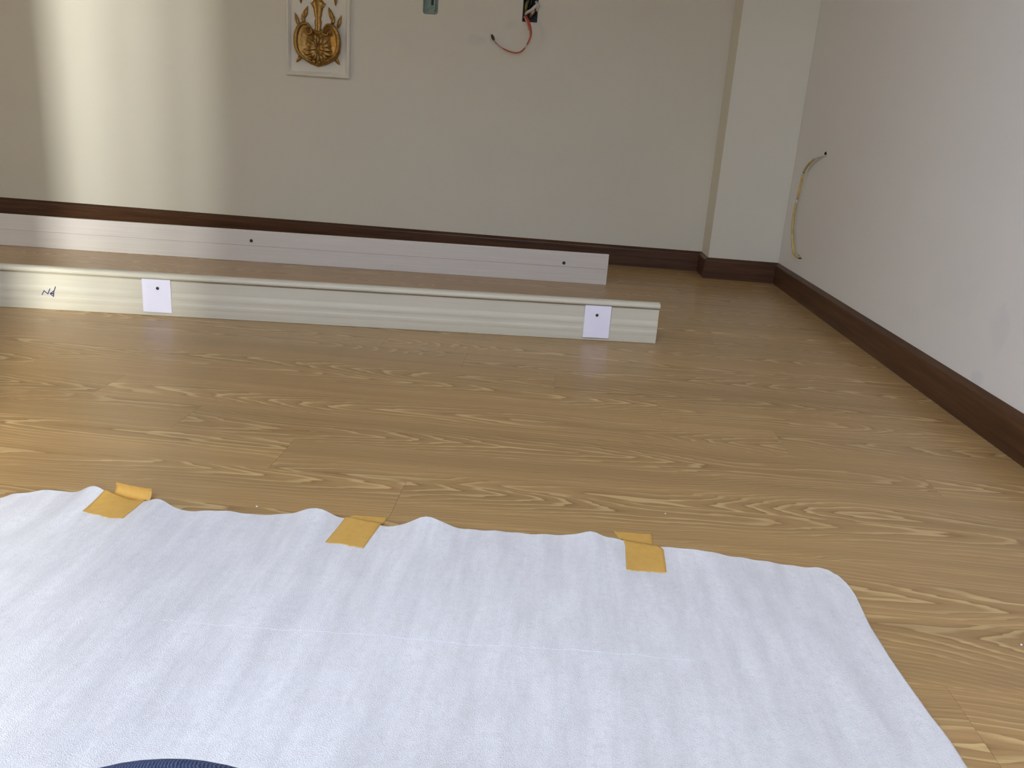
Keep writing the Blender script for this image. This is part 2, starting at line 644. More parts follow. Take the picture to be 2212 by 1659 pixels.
# right wall with two ragged cable holes
def ragged(u, v, ru, rv, seed, n=9):
    rr = random.Random(seed)
    return [(u + ru * math.cos(a) * rr.uniform(0.6, 1.25), v + rv * math.sin(a) * rr.uniform(0.6, 1.25))
            for a in [2 * math.pi * q / n for q in range(n)]]


wall_right = holed_wall('wall_right', (XR, YR, 0), (0, 1, 0), (0, 0, 1), (1, 0, 0), D - YR, ZC,
                        [ragged(2.901 - YR, 0.4945, 0.017, 0.010, 3), ragged(3.000 - YR, 0.139, 0.030, 0.0065, 5)],
                        [0.03, 0.03], M['wall_right'])
struct(link('wall_pilaster', new_box(XP, XR - 0.0005, D - PD, D - 0.0005, 0, ZC - 0.001), M['wall']))
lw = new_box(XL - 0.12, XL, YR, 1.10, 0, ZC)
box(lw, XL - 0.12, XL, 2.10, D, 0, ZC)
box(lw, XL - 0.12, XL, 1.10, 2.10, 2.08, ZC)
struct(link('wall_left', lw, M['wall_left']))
hw_ = new_box(-4.30, -4.26, 0.60, 2.60, -0.06, ZC)
box(hw_, -4.30, XL - 0.12, 0.56, 0.60, -0.06, ZC)
box(hw_, -4.30, XL - 0.12, 2.60, 2.64, -0.06, ZC)
box(hw_, -4.30, XL - 0.12, 0.56, 2.64, ZC, ZC + 0.04)
box(hw_, -4.30, XL, 0.56, 2.64, -0.10, -0.06)
struct(link('wall_fill_box', hw_, M['wall']))  # box added around the fill lamp to keep sky light out
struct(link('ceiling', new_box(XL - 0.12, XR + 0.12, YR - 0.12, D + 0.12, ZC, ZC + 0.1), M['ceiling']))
# rear wall: wide balcony window, an opening added for light, a narrow slit
SL = (0.023, 0.049)
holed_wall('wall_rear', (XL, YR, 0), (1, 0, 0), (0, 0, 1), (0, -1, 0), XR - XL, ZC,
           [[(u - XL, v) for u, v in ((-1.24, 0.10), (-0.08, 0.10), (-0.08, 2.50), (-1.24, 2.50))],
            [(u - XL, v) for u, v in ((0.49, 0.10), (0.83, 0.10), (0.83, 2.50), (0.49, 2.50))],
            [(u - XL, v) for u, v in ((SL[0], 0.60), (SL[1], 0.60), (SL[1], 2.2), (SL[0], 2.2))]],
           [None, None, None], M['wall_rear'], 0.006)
# the slab's flat back must be open there too
wr = bpy.data.objects['wall_rear']
bm = bmesh.new()
bm.from_mesh(wr.data)
bmesh.ops.delete(bm, geom=[f for f in bm.faces if abs(f.calc_center_median().y - (YR - 0.006)) < 1e-5], context='FACES')
bm.to_mesh(wr.data)
bm.free()
def window_frame(name, x0, x1, posts):
    wf = new_box(x0, x1, YR - 0.055, YR - 0.010, 0.10, 0.14)
    box(wf, x0, x1, YR - 0.055, YR - 0.010, 2.46, 2.50)
    for xx in posts:
        box(wf, xx, xx + 0.04, YR - 0.055, YR - 0.010, 0.14, 2.46)
    struct(link(name, wf, M['plaque']))


window_frame('window_1', -1.24, -0.08, (-1.24, -0.68, -0.12))
window_frame('window_added', 0.49, 0.83, (0.49, 0.79))  # second opening added to brighten the near right floor

# unseen blocks and ground added to hide the lower sky
struct(link('wall_sky_block_low', new_box(-18, -4.2, -8.6, -8.0, -6, 2.0), flat('sky_block_low_grey', (0.20, 0.20, 0.205), 0.9)))
struct(link('wall_sky_block_high', new_box(-4.1, 16, -8.6, -8.0, -6, 4.9), flat('sky_block_high_grey', (0.20, 0.20, 0.205), 0.9)))
struct(link('ground', new_box(-30, 30, -30, 20, -6.2, -6.0), flat('street_asphalt', (0.12, 0.12, 0.12), 0.9)))
# shaft added to shut in the slit lamps
nr = new_box(-0.06, -0.02, -1.50, YR - 0.008, -0.05, ZC)
box(nr, 0.45, 0.48, -1.50, YR - 0.008, -0.05, ZC)
box(nr, -0.06, 0.48, -1.54, -1.50, -0.05, ZC)
box(nr, -0.06, 0.48, -1.54, YR - 0.008, -0.09, -0.05)
box(nr, -0.06, 0.48, -1.54, YR - 0.008, ZC, ZC + 0.04)
struct(link('wall_lamp_shaft', nr, M['wall']))

# baseboards: square dark boards with a sloping top
BP = [(0, 0), (-0.0120, 0), (-0.0120, 0.0675), (-0.0112, 0.0702), (-0.0010, 0.0796), (0, 0.0800)]
struct(link('baseboard_back', extrude_profile(BP, 0, XP - XL, 0, 1.0), M['skirting'], None, False, (XL, D, 0)))
struct(link('baseboard_pilaster_side', extrude_profile(BP, 0, PD, -1.0, 1.0), M['skirting'], None, False, (XP, D, 0), (0, 0, -math.pi / 2)))
struct(link('baseboard_pilaster', extrude_profile(BP, 0, XR - XP, 1.0, 1.0), M['skirting'], None, False, (XP, D - PD, 0)))
struct(link('baseboard_right', extrude_profile(BP, 0, D - PD - YR, -1.0, 0.0), M['skirting'], None, False, (XR, D - PD, 0), (0, 0, -math.pi / 2)))

# ------------------------------------------------------------------ two moulded boards lying on their edges
# cream board (local x runs along it, local -y faces the camera)
A = Vector((-1.3511, 1.9092, 0))
ANG = math.radians(6.317)
cream = empty('moulding_board', A, ANG)
tag(cream, 'cream moulded trim board with top lip and two white cards, standing on edge nearer the foam sheet', 'board')
CP = [(0.016, 0.0), (0.0015, 0.0), (0.0, 0.0015), (-0.0008, 0.010), (-0.0012, 0.020), (-0.0021, 0.026), (-0.0021, 0.030),
      (-0.0012, 0.035), (-0.0012, 0.041), (-0.0019, 0.046), (-0.0018, 0.050), (0.0, 0.060), (0.0, 0.089), (0.0025, 0.0905),
      (0.0025, 0.0930), (-0.0080, 0.0938), (-0.0095, 0.0960), (-0.0095, 0.0990), (-0.0070, 0.1030), (-0.0020, 0.1058), (0.010, 0.1068), (0.016, 0.1055)]
b = link('board', extrude_profile(CP, -0.55, 1.628), M['board_cream'], cream)
for s0, s1, z0, z1, ns, nz in ((0.3455, 0.4140, 0.0098, 0.0925, 0.3828, 0.0703), (1.4378, 1.5048, 0.0082, 0.0920, 1.4695, 0.0673)):
    bm = new_box(s0, s1, -0.0056, -0.0030, z0, z1, 0.0005, 1)
    pad = link('white_card', bm, M['card'], cream)
    bm = bmesh.new()
    blob(bm, (ns, -0.0057, nz), (0.0040, 0.0016, 0.0040))
    nl = link('nail_head', bm, M['nail'], pad)
# handwritten mark
def ribbon(bm, pts, w, y0=-0.0006, t=0.0005):
    """flat pen stroke in the (x, z) plane"""
    for (ax, az), (bx, bz) in zip(pts, pts[1:]):
        d = Vector((bx - ax, bz - az)).normalized()
        n = Vector((-d.y, d.x)) * w / 2
        e = d * w * 0.35
        q = [(ax - e.x + n.x, az - e.y + n.y), (ax - e.x - n.x, az - e.y - n.y), (bx + e.x - n.x, bz + e.y - n.y), (bx + e.x + n.x, bz + e.y + n.y)]
        lo = [bm.verts.new((x, y0, z)) for x, z in q]
        hi = [bm.verts.new((x, y0 - t, z)) for x, z in q]
        bm.faces.new(hi)
        for i in range(4):
            j = (i + 1) % 4
            bm.faces.new((lo[i], lo[j], hi[j], hi[i]))


bm = bmesh.new()
ribbon(bm, [(0.1046, 0.0374), (0.1106, 0.0476), (0.1186, 0.0400), (0.1246, 0.0530)], 0.0019, -0.0026)
ribbon(bm, [(0.1330, 0.0480), (0.1240, 0.0410), (0.1315, 0.0345), (0.1335, 0.0470), (0.1384, 0.0589)], 0.0019, -0.0026)
ribbon(bm, [(0.1268, 0.0420), (0.1320, 0.0415)], 0.0030, -0.0026)
bmesh.ops.recalc_face_normals(bm, faces=bm.faces[:])
hw = link('handwriting', bm, M['ink'], cream)
hw['label'] = 'blue handwritten mark'

# white board in front of the baseboard
A2 = Vector((-1.9208, 2.7502, 0))
white = empty('primed_board', A2, math.radians(4.481))
tag(white, 'flat white trim board with two dark screws, standing on edge close to the back wall', 'board')
WP = [(0.014, 0.0), (0.001, 0.0), (0.0, 0.001), (0.0, 0.0545), (-0.0014, 0.0565), (-0.0014, 0.1055), (-0.0004, 0.1072), (0.014, 0.1072)]
link('board', extrude_profile(WP, -0.70, 2.103), M['board_white'], white)
for s, z in ((0.8622, 0.0724), (1.9478, 0.0681)):
    bm = bmesh.new()
    bmesh.ops.create_cone(bm, cap_ends=True, segments=14, radius1=0.0060, radius2=0.0046, depth=0.0022,
                          matrix=Matrix.Translation((s, -0.0022, z)) @ Matrix.Rotation(math.radians(90), 4, 'X'))
    box(bm, s - 0.0035, s + 0.0035, -0.0040, -0.0030, z - 0.0007, z + 0.0007)
    link('screw', bm, M['nail'], white)

# ------------------------------------------------------------------ foam sheet
FAR = [(-0.705, 0.885), (-0.694, 0.915), (-0.685, 0.928), (-0.676, 0.9405), (-0.618, 0.9561), (-0.562, 0.9600), (-0.498, 0.9500), (-0.450, 0.9405),
       (-0.3785, 0.9440), (-0.312, 0.9560), (-0.253, 0.9580), (-0.181, 0.9500), (-0.093, 0.9600), (-0.0028, 0.9660), (0.0995, 0.9690),
       (0.170, 0.9600), (0.262, 0.9520), (0.319, 0.9465), (0.352, 0.9440), (0.366, 0.9400), (0.376, 0.9300), (0.3820, 0.9120), (0.3845, 0.8850)]
BUMPS = [(-0.580, 0.012, 0.020), (-0.486, 0.007, 0.020), (-0.395, 0.003, 0.03), (-0.281, 0.0125, 0.022), (-0.137, 0.0155, 0.026),
         (0.070, 0.0105, 0.020), (0.215, 0.004, 0.03), (-0.64, 0.004, 0.03)]
NEAR = -0.30
RIGHT = [(NEAR, 0.393), (0.50, 0.389), (0.614, 0.3866), (0.642, 0.3864), (0.682, 0.3820), (0.763, 0.3775), (0.818, 0.3772), (0.895, 0.3825), (0.96, 0.3845)]


def far_y(x):
    return interp(FAR, x)


def foam_z(x, y):
    yf = far_y(x)
    d = max(0.0, yf - y)
    z = 0.0046
    ph = 2 * math.pi * (x + 0.010 * math.sin(y * 5 + 1)) / 0.0312
    amp = 0.55 + 0.45 * mnoise.noise(Vector((x * 9, y * 2.2, 3.1)))
    z += 0.0008 * amp * math.sin(ph) + 0.0005 * math.sin(ph * 0.47 + 2.0 + 3 * y)
    z += 0.0011 * mnoise.noise(Vector((x * 7, y * 4, 0.3))) + 0.0006 * mnoise.noise(Vector((x * 40, y * 26, 1.3)))
    for bx, h, w in BUMPS:
        c = bx - 0.06 * d * (1 if bx < -0.1 else -0.4)
        z += h * math.exp(-((x - c) / w) ** 2) * math.exp(-d / 0.07)
    z += 0.0018 * math.exp(-d / 0.02) * (0.5 + 0.5 * math.sin(x * 75))
    return max(z, 0.0032)


nx, ny = 260, 190
bm = bmesh.new()
XA, XB = -0.705, 0.3845
cols_x = []
for i in range(nx + 1):
    t = i / nx
    # finer columns towards the two side edges
    cols_x.append(XA + (XB - XA) * (t - 0.12 * math.sin(2 * math.pi * t) / (2 * math.pi) * 6 * 0.9))
top, bot = [], []
for x in cols_x:
    yf = far_y(x)
    ct, cb = [], []
    for j in range(ny + 1):
        t = j / ny
        t = 1 - (1 - t) ** 1.5
        y = NEAR + (yf - NEAR) * t
        k = sstep(0.15, 0.384, x)
        xx = x + k * (interp(RIGHT, y) - XB)
        z = foam_z(x, y)
        ct.append(bm.verts.new((xx, y, z)))
        cb.append(bm.verts.new((xx, y, max(z - 0.0028, 0.0003))))
    top.append(ct)
    bot.append(cb)
for i in range(nx):
    for j in range(ny):
        bm.faces.new((top[i][j], top[i + 1][j], top[i + 1][j + 1], top[i][j + 1]))
        bm.faces.new((bot[i][j], bot[i][j + 1], bot[i + 1][j + 1], bot[i + 1][j]))
for i in range(nx):
    bm.faces.new((top[i][0], bot[i][0], bot[i + 1][0], top[i + 1][0]))
    bm.faces.new((top[i][ny], top[i + 1][ny], bot[i + 1][ny], bot[i][ny]))
for j in range(ny):
    bm.faces.new((top[0][j], top[0][j + 1], bot[0][j + 1], bot[0][j]))
    bm.faces.new((top[nx][j], bot[nx][j], bot[nx][j + 1], top[nx][j + 1]))
foam = link('foam_sheet', bm, M['foam'], None, True)
tag(foam, 'white ribbed foam packing sheet spread over the wooden floor', 'foam sheet')
# faint sealed seam across the sheet
bm = bmesh.new()
prev = None
for i in range(81):
    t = i / 80
    x = -0.37 + 0.54 * t
    y = 0.7044 + (x + 0.37) * 0.0405 + 0.0012 * math.sin(x * 30)
    w = 0.0006 * (0.35 + 0.65 * math.sin(math.pi * t))
    q = [bm.verts.new((x, y + s * w, foam_z(x, y) + h)) for s, h in ((-1, -0.0002), (0, 0.0002), (1, -0.0002))]
    if prev:
        bm.faces.new((prev[0], q[0], q[1], prev[1]))
        bm.faces.new((prev[1], q[1], q[2], prev[2]))
    prev = q
link('seam', bm, flat('foam_seam', (0.93, 0.93, 0.96), 0.4, 0.03), foam, True)

# ------------------------------------------------------------------ adhesive tape strips
def tape_z(x, y):
    yf = far_y(x)
    zi = foam_z(x, min(y, yf)) + 0.0006
    return 0.0006 + (zi - 0.0006) * (1 - sstep(yf + 0.0005, yf + 0.016, y))


def tape(label, p00, p10, p01, p11, curl=0.0, kink=None):
    """p00-p10: end lying on the foam, p01-p11: far end; curl = height of a lifted far end"""
    nu, nv = 14, 46
    P = [Vector((*q, 0)) for q in (p00, p10, p01, p11)]
    bm = bmesh.new()
    up, dn = [], []
    rr = random.Random(label)
    jag = [rr.uniform(-1, 1) * 0.0008 for _ in range(nu + 1)]
    for i in range(nu + 1):
        a = i / nu
        cu_, cd_ = [], []
        for j in range(nv + 1):
            t = j / nv
            lo = P[0].lerp(P[1], a)
            hi = P[2].lerp(P[3], a)
            q = lo.lerp(hi, t)
            if kink:      # skewed where it steps off the foam edge
                e_ = Vector((*kink[0], 0)).lerp(Vector((*kink[1], 0)), a)
                f_ = Vector((*kink[2], 0)).lerp(Vector((*kink[3], 0)), a)
                q = lo.lerp(e_, t / 0.60) if t < 0.60 else e_.lerp(f_, (t - 0.60) / 0.10) if t < 0.70 else f_.lerp(hi, (t - 0.70) / 0.30)
            if j == 0:
                q += (lo - hi).normalized() * jag[i]
            z = tape_z(q.x, q.y)
            cu_.append((q.x, q.y, z))
        if curl:
            # the far end lifts and rolls back towards the sheet
            base = Vector(cu_[-1])
            d = (P[2].lerp(P[3], a) - P[0].lerp(P[1], a)).normalized()
            for s in range(1, 9):
                th = s / 8
                c_ = curl * (1.0 + 0.15 * a)
                ang = th * math.radians(105)
                R = c_ / math.radians(95)
                cu_.append(tuple(base + d * (R * math.sin(ang)) + Vector((0, 0, R * (1 - math.cos(ang)) * 1.25))))
        up.append([bm.verts.new(q) for q in cu_])
        dn.append([bm.verts.new((q[0], q[1], q[2] - 0.0003)) for q in cu_])
    m_ = len(up[0]) - 1
    for i in range(nu):
        for j in range(m_):
            bm.faces.new((up[i][j], up[i + 1][j], up[i + 1][j + 1], up[i][j + 1]))
            bm.faces.new((dn[i][j], dn[i][j + 1], dn[i + 1][j + 1], dn[i + 1][j]))
        bm.faces.new((up[i][0], dn[i][0], dn[i + 1][0], up[i + 1][0]))
        bm.faces.new((up[i][m_], up[i + 1][m_], dn[i + 1][m_], dn[i][m_]))
    for j in range(m_):
        bm.faces.new((up[0][j], up[0][j + 1], dn[0][j + 1], dn[0][j]))
        bm.faces.new((up[nu][j], dn[nu][j], dn[nu][j + 1], up[nu][j + 1]))
    bmesh.ops.recalc_face_normals(bm, faces=bm.faces[:])
    o = link('tape_strip', bm, M['tape'], None, True)
    return tag(o, label, 'tape', 'yellow tape strips on the foam edge')


tape('yellow tape strip with a curled-up end, leftmost of the three on the foam edge',
     (-0.5660, 0.9090), (-0.5110, 0.9020), (-0.5650, 0.9800), (-0.5080, 0.9620), 0.013)
tape('flat yellow tape strip on the foam edge, middle of the three',
     (-0.2536, 0.8932), (-0.2048, 0.8874), (-0.2429, 0.9818), (-0.1949, 0.9834))
tape('yellow tape strip stepping down from the foam to the floor, rightmost of the three',
     (0.1132, 0.8935), (0.1618, 0.8970), (0.1039, 1.0037), (0.1550, 1.0059), 0.0,
     ((0.1160, 0.9560), (0.1640, 0.9530), (0.1120, 0.9780), (0.1540, 0.9720)))

# ------------------------------------------------------------------ carved plaque on the back wall
PX0, PX1, PZ0, PZ1 = -1.1315, -0.8785, 0.6465, 1.2465
pl = empty('wall_plaque', ((PX0 + PX1) / 2, D, PZ0))
tag(pl, 'white framed wall panel with a gold carved scroll ornament', 'wall panel')
W2 = (PX1 - PX0) / 2
HH = PZ1 - PZ0
FRP = [(0, 0.0), (-0.010, 0.0), (-0.0135, 0.004), (-0.0135, 0.010), (-0.009, 0.015), (-0.006, 0.0185), (0, 0.0185)]   # (depth y, inward)
link('backing_panel', new_box(-W2 + 0.01, W2 - 0.01, -0.0045, -0.0002, 0.01, HH - 0.01), M['plaque'], pl)


def frame_side(pts):
    """pts: list of 4 corner functions; builds a mitred moulding between two outer corners"""
    (ax, az), (bx, bz), (nx_, nz_) = pts
    bm = bmesh.new()
    d = Vector((bx - ax, bz - az)).normalized()
    ra = [bm.verts.new((ax + nx_ * i_ + d.x * i_, y, az + nz_ * i_ + d.y * i_)) for y, i_ in FRP]
    rb = [bm.verts.new((bx + nx_ * i_ - d.x * i_, y, bz + nz_ * i_ - d.y * i_)) for y, i_ in FRP]
    n = len(FRP)
    for i in range(n):
        j = (i + 1) % n
        bm.faces.new((ra[i], ra[j], rb[j], rb[i]))
    bm.faces.new(ra)
    bm.faces.new(rb)
    bmesh.ops.recalc_face_normals(bm, faces=bm.faces[:])
    return link('frame_moulding', bm, M['plaque'], pl)


frame_side([(-W2, 0), (W2, 0), (0, 1)])
frame_side([(-W2, HH), (W2, HH), (0, -1)])
frame_side([(-W2, 0), (-W2, HH), (1, 0)])
frame_side([(W2, 0), (W2, HH), (-1, 0)])

# gold carving; local x from the centre line, z above the panel's bottom edge, k = 1 picture step
K = 0.00183
YB = -0.0045


def g(px, py):
    """carving grid: px right of the axis, py above the panel bottom"""
    return Vector((px * K, YB, py * K))


def leaf(bm, p, q, w, h=0.013):
    """pointed leaf from p (base) to q (tip)"""
    a, b_ = g(*p), g(*q)
    d = b_ - a
    L = d.length
    d.normalize()
    n = Vector((-d.z, 0, d.x))
    st = [(0.0, 0.35), (0.2, 0.85), (0.45, 1.0), (0.7, 0.7), (0.9, 0.28), (1.0, 0.02)]
    rows = []
    for t, s in st:
        c = a + d * (L * t)
        ww = w * K * s
        rows.append([bm.verts.new(c + n * ww + Vector((0, 0.002, 0))), bm.verts.new(c + n * ww * 0.5 + Vector((0, -h * 0.7 * min(1, s + 0.2), 0))),
                     bm.verts.new(c + Vector((0, -h * 0.45 * min(1, s + 0.2), 0))),
                     bm.verts.new(c - n * ww * 0.5 + Vector((0, -h * 0.7 * min(1, s + 0.2), 0))), bm.verts.new(c - n * ww + Vector((0, 0.002, 0)))])
    for r0, r1 in zip(rows, rows[1:]):
        for i in range(4):
            bm.faces.new((r0[i], r0[i + 1], r1[i + 1], r1[i]))


def scroll(bm, pts, r0, r1, lift=0.006):
    P = spline([g(x, y) + Vector((0, -lift, 0)) for x, y in pts], 36)
    n = len(P)
    tube(bm, P, [K * (r0 + (r1 - r0) * abs(2 * i / (n - 1) - 1) ** 1.5) for i in range(n)], 8)


def carve(name, fn):
    bm = bmesh.new()
    fn(bm)
    bmesh.ops.recalc_face_normals(bm, faces=bm.faces[:])
    return link(name, bm, M['gold'], orn, True)


orn = link('carved_ornament', bmesh.new(), M['gold'], pl)
# ornament core: shield-shaped cartouche
bm = bmesh.new()
out = [(0, 20), (16, 24), (30, 31), (42, 38), (48, 52), (49, 70), (46, 86), (40, 99), (30, 107), (20, 105), (13, 97), (6, 92),
       (-6, 92), (-13, 97), (-20, 106), (-30, 108), (-40, 103), (-47, 90), (-50, 72), (-48, 54), (-43, 41), (-31, 33), (-16, 25)]
rings = []
for s, dep in ((1.0, 0.002), (0.97, -0.012), (0.88, -0.016), (0.74, -0.005), (0.45, -0.003), (0.2, -0.006)):
    rings.append([bm.verts.new(g(x * s, 66 + (y - 66) * s) + Vector((0, dep, 0))) for x, y in out])
for a, b_ in zip(rings, rings[1:]):
    n = len(a)
    for i in range(n):
        bm.faces.new((a[i], a[(i + 1) % n], b_[(i + 1) % n], b_[i]))
bm.faces.new(rings[-1])
bmesh.ops.recalc_face_normals(bm, faces=bm.faces[:])
bm.to_mesh(orn.data)
bm.free()
for p in orn.data.polygons:
    p.use_smooth = True
# rolled rims
for s in (-1, 1):
    carve('scroll', lambda bm, s=s: scroll(bm, [(s * 14, 97), (s * 22, 104), (s * 36, 101), (s * 45, 84), (s * 46, 64), (s * 41, 48), (s * 28, 36), (s * 12, 30)], 4.8, 1.6, 0.017))
    carve('scroll', lambda bm, s=s: scroll(bm, [(s * 14, 97), (s * 12, 88), (s * 20, 84), (s * 25, 92)], 2.8, 1.0, 0.016))
# shell of radiating flutes
def flutes(bm):
    for i in range(9):
        a = math.radians(-8 + 196 * i / 8)
        L = 30 if i % 2 == 0 else 27
        leaf(bm, (4 * math.cos(a), 58 + 4 * math.sin(a)), (L * 1.08 * math.cos(a), 58 + L * math.sin(a)), 4.8, 0.026)
carve('shell', flutes)
def lower(bm):
    for i in range(7):
        a = math.radians(200 + 140 * i / 6)
        L = 30 if i != 3 else 34
        leaf(bm, (3 * math.cos(a), 52 + 3 * math.sin(a)), (L * 1.15 * math.cos(a), 54 + L * math.sin(a)), 5.4, 0.026)
    for x, z in ((-6, 30), (5, 29), (-15, 36), (16, 35)):
        blob(bm, g(x, z) + Vector((0, -0.016, 0)), (4 * K, 0.007, 4.5 * K))
carve('acanthus', lower)
for s in (-1, 1):
    carve('leaf', lambda bm, s=s: leaf(bm, (s * 36, 42), (s * 47, 27), 5))
    carve('leaf', lambda bm, s=s: leaf(bm, (s * 42, 100), (s * 50, 126), 5))
    carve('leaf', lambda bm, s=s: (leaf(bm, (s * 30, 106), (s * 35, 124), 5), leaf(bm, (s * 32, 114), (s * 22, 140), 6)))
    carve('leaf', lambda bm, s=s: (leaf(bm, (s * 38, 172), (s * 37, 143), 5), leaf(bm, (s * 44, 176), (s * 38, 152), 5)))
# candelabrum stem
STEM = [(9, 92), (6, 98), (7, 104), (8, 110), (6, 116), (8, 122), (9, 130), (11, 138), (15, 145), (11, 150), (6, 156), (4, 160), (7, 164), (9, 168), (6, 172), (5, 176)]
bm = bmesh.new()
seg = 14
rr_ = []
for r, z in STEM:
    rr_.append([bm.verts.new(g(r * math.cos(a), z) + Vector((0, -0.011 * (r / 12) ** 0.5 * math.sin(a), 0))) for a in [math.pi * q / (seg - 1) for q in range(seg)]])
for a, b_ in zip(rr_, rr_[1:]):
    for i in range(seg - 1):
        bm.faces.new((a[i], a[i + 1], b_[i + 1], b_[i]))
bmesh.ops.recalc_face_normals(bm, faces=bm.faces[:])
link('stem', bm, M['gold'], orn, True)
for s in (-1, 1):
    carve('leaf', lambda bm, s=s: leaf(bm, (s * 4, 136), (s * 17, 147), 4, 0.010))
carve('finial', lambda bm: [leaf(bm, (0, 168), (12 * math.sin(a), 168 + 32 * math.cos(a)), 5, 0.012) for a in (-1.1, -0.55, 0, 0.55, 1.1)])

# ------------------------------------------------------------------ socket boxes
def cup(x0, x1, z0, z1, r, depth, lip, n=4):
    """open box let into the wall; local origin on the wall face"""
    bm = bmesh.new()
    o_ = round_rect(x0, x1, z0, z1, r, n)
    i_ = round_rect(x0 + lip, x1 - lip, z0 + lip, z1 - lip, max(r - lip, 0.0005), n)
    f0 = [bm.verts.new((x, -0.0006, z)) for x, z in o_]
    f1 = [bm.verts.new((x, -0.0006, z)) for x, z in i_]
    bk = [bm.verts.new((x, depth, z)) for x, z in i_]
    ob = [bm.verts.new((x, depth + 0.0015, z)) for x, z in o_]
    k_ = len(o_)
    for i in range(k_):
        j = (i + 1) % k_
        bm.faces.new((f0[i], f0[j], f1[j], f1[i]))
        bm.faces.new((f1[i], f1[j], bk[j], bk[i]))
        bm.faces.new((f0[j], f0[i], ob[i], ob[j]))
    bm.faces.new(bk)
    bm.faces.new(ob[::-1])
    bmesh.ops.recalc_face_normals(bm, faces=bm.faces[:])
    return bm


gb = empty('socket_box', ((GB[0] + GB[1]) / 2, D, GB[2]))
tag(gb, 'pale green plastic socket box let into the wall right of the gold ornament', 'socket box')
gw, gh = (GB[1] - GB[0]) / 2 - 0.0006, GB[3] - GB[2]
link('box_shell', cup(-gw, gw, 0.0006, gh - 0.0006, 0.0092, 0.010, 0.0028), M['green'], gb)
link('cable_slot', new_box(0.001, 0.010, 0.0070, 0.0096, 0.034, 0.054, 0.001, 1), M['green_dark'], gb)  # darker green block standing in for the slot
link('screw_post', new_box(0.012, 0.019, 0.0030, 0.0096, 0.014, 0.052, 0.001, 1), M['green'], gb)

bb = empty('socket_box', ((BB[0] + BB[1]) / 2, D, BB[2]))
tag(bb, 'dark open socket box full of loose wire ends above the red cable', 'socket box')
bw, bh = (BB[1] - BB[0]) / 2 - 0.0005, BB[3] - BB[2]
link('box_shell', cup(-bw, bw, 0.0005, bh - 0.0005, 0.0018, 0.040, 0.0030, 2), M['black'], bb)


def wire_part(name, ctrl, r, mat, parent, n=24):
    bm = bmesh.new()
    P = spline(ctrl, n)
    if isinstance(r, tuple):
        r = [r[0] + (r[1] - r[0]) * i / (len(P) - 1) for i in range(len(P))]
    tube(bm, P, r, 10)
    return link(name, bm, mat, parent, True)


wire_part('wire_end', [(-0.022, 0.020, 0.024), (-0.012, -0.004, 0.032), (0.004, -0.008, 0.042), (0.018, -0.006, 0.055), (0.027, -0.004, 0.066)], (0.0055, 0.0065), M['clear'], bb)
wire_part('wire_end', [(0.030, 0.020, 0.036), (0.026, -0.004, 0.048), (0.029, -0.006, 0.062), (0.020, 0.010, 0.074)], 0.0055, M['clear'], bb)
wire_part('wire_end', [(0.002, 0.020, 0.022), (0.007, -0.002, 0.030), (0.012, -0.003, 0.038), (0.016, 0.010, 0.044)], 0.0062, M['copper'], bb)
wire_part('wire_end', [(-0.018, 0.022, 0.030), (-0.018, 0.006, 0.048), (-0.015, 0.004, 0.064), (-0.010, 0.020, 0.078)], 0.0060, M['olive'], bb)
wire_part('wire_end', [(-0.008, 0.024, 0.052), (0.000, 0.010, 0.064), (0.002, 0.012, 0.080)], 0.0045, M['black'], bb)

# red cable hooking out of the dark box
RC = [(-0.2045, D + 0.010, 0.9180), (-0.1975, D - 0.010, 0.9110), (-0.1880, D - 0.022, 0.8940), (-0.1790, D - 0.028, 0.8700), (-0.1768, D - 0.028, 0.8450),
      (-0.1885, D - 0.026, 0.8150), (-0.2075, D - 0.022, 0.7905), (-0.2350, D - 0.018, 0.7835), (-0.2740, D - 0.016, 0.7935), (-0.3060, D - 0.016, 0.8130), (-0.3180, D - 0.016, 0.8270)]
rc = empty('electric_cable', (-0.2045, D, 0.9180))
tag(rc, 'red electric cable hooking out of the dark socket box, its tip taped black', 'cable')
P = [p - Vector((-0.2045, D, 0.9180)) for p in spline(RC, 70)]
n = len(P)


def seg_part(name, a, b_, rad, mat, off=(0, 0, 0)):
    bm = bmesh.new()
    q = [p + Vector(off) for p in P[int(a * (n - 1)):int(b_ * (n - 1)) + 1]]
    tube(bm, q, [rad(a + (b_ - a) * i / max(1, len(q) - 1)) if callable(rad) else rad for i in range(len(q))], 10)
    return link(name, bm, mat, rc, True)


seg_part('sheath', 0.0, 0.50, lambda t: 0.0052 - 0.0024 * sstep(0.25, 0.5, t), M['red'])
seg_part('worn_sheath', 0.50, 0.545, 0.0026, M['clear'])
seg_part('sheath', 0.545, 0.82, 0.0026, M['red'])
seg_part('worn_sheath', 0.82, 1.0, 0.0026, M['pink'])
seg_part('stray_strand', 0.02, 0.30, lambda t: 0.0026, M['pink'], (-0.0065, -0.002, -0.002))
bm = bmesh.new()
e0 = P[-1]
tube(bm, [e0 + Vector((0.002, 0, -0.003)), e0 + Vector((-0.001, -0.001, 0.001)), e0 + Vector((-0.0045, -0.001, 0.007)), e0 + Vector((-0.0075, -0.001, 0.013)), e0 + Vector((-0.0090, -0.001, 0.016))],
     [0.0036, 0.0056, 0.0058, 0.0042, 0.0030], 10)
tp = link('taped_tip', bm, M['black'], rc, True)
tp['label'] = 'black taped tip'

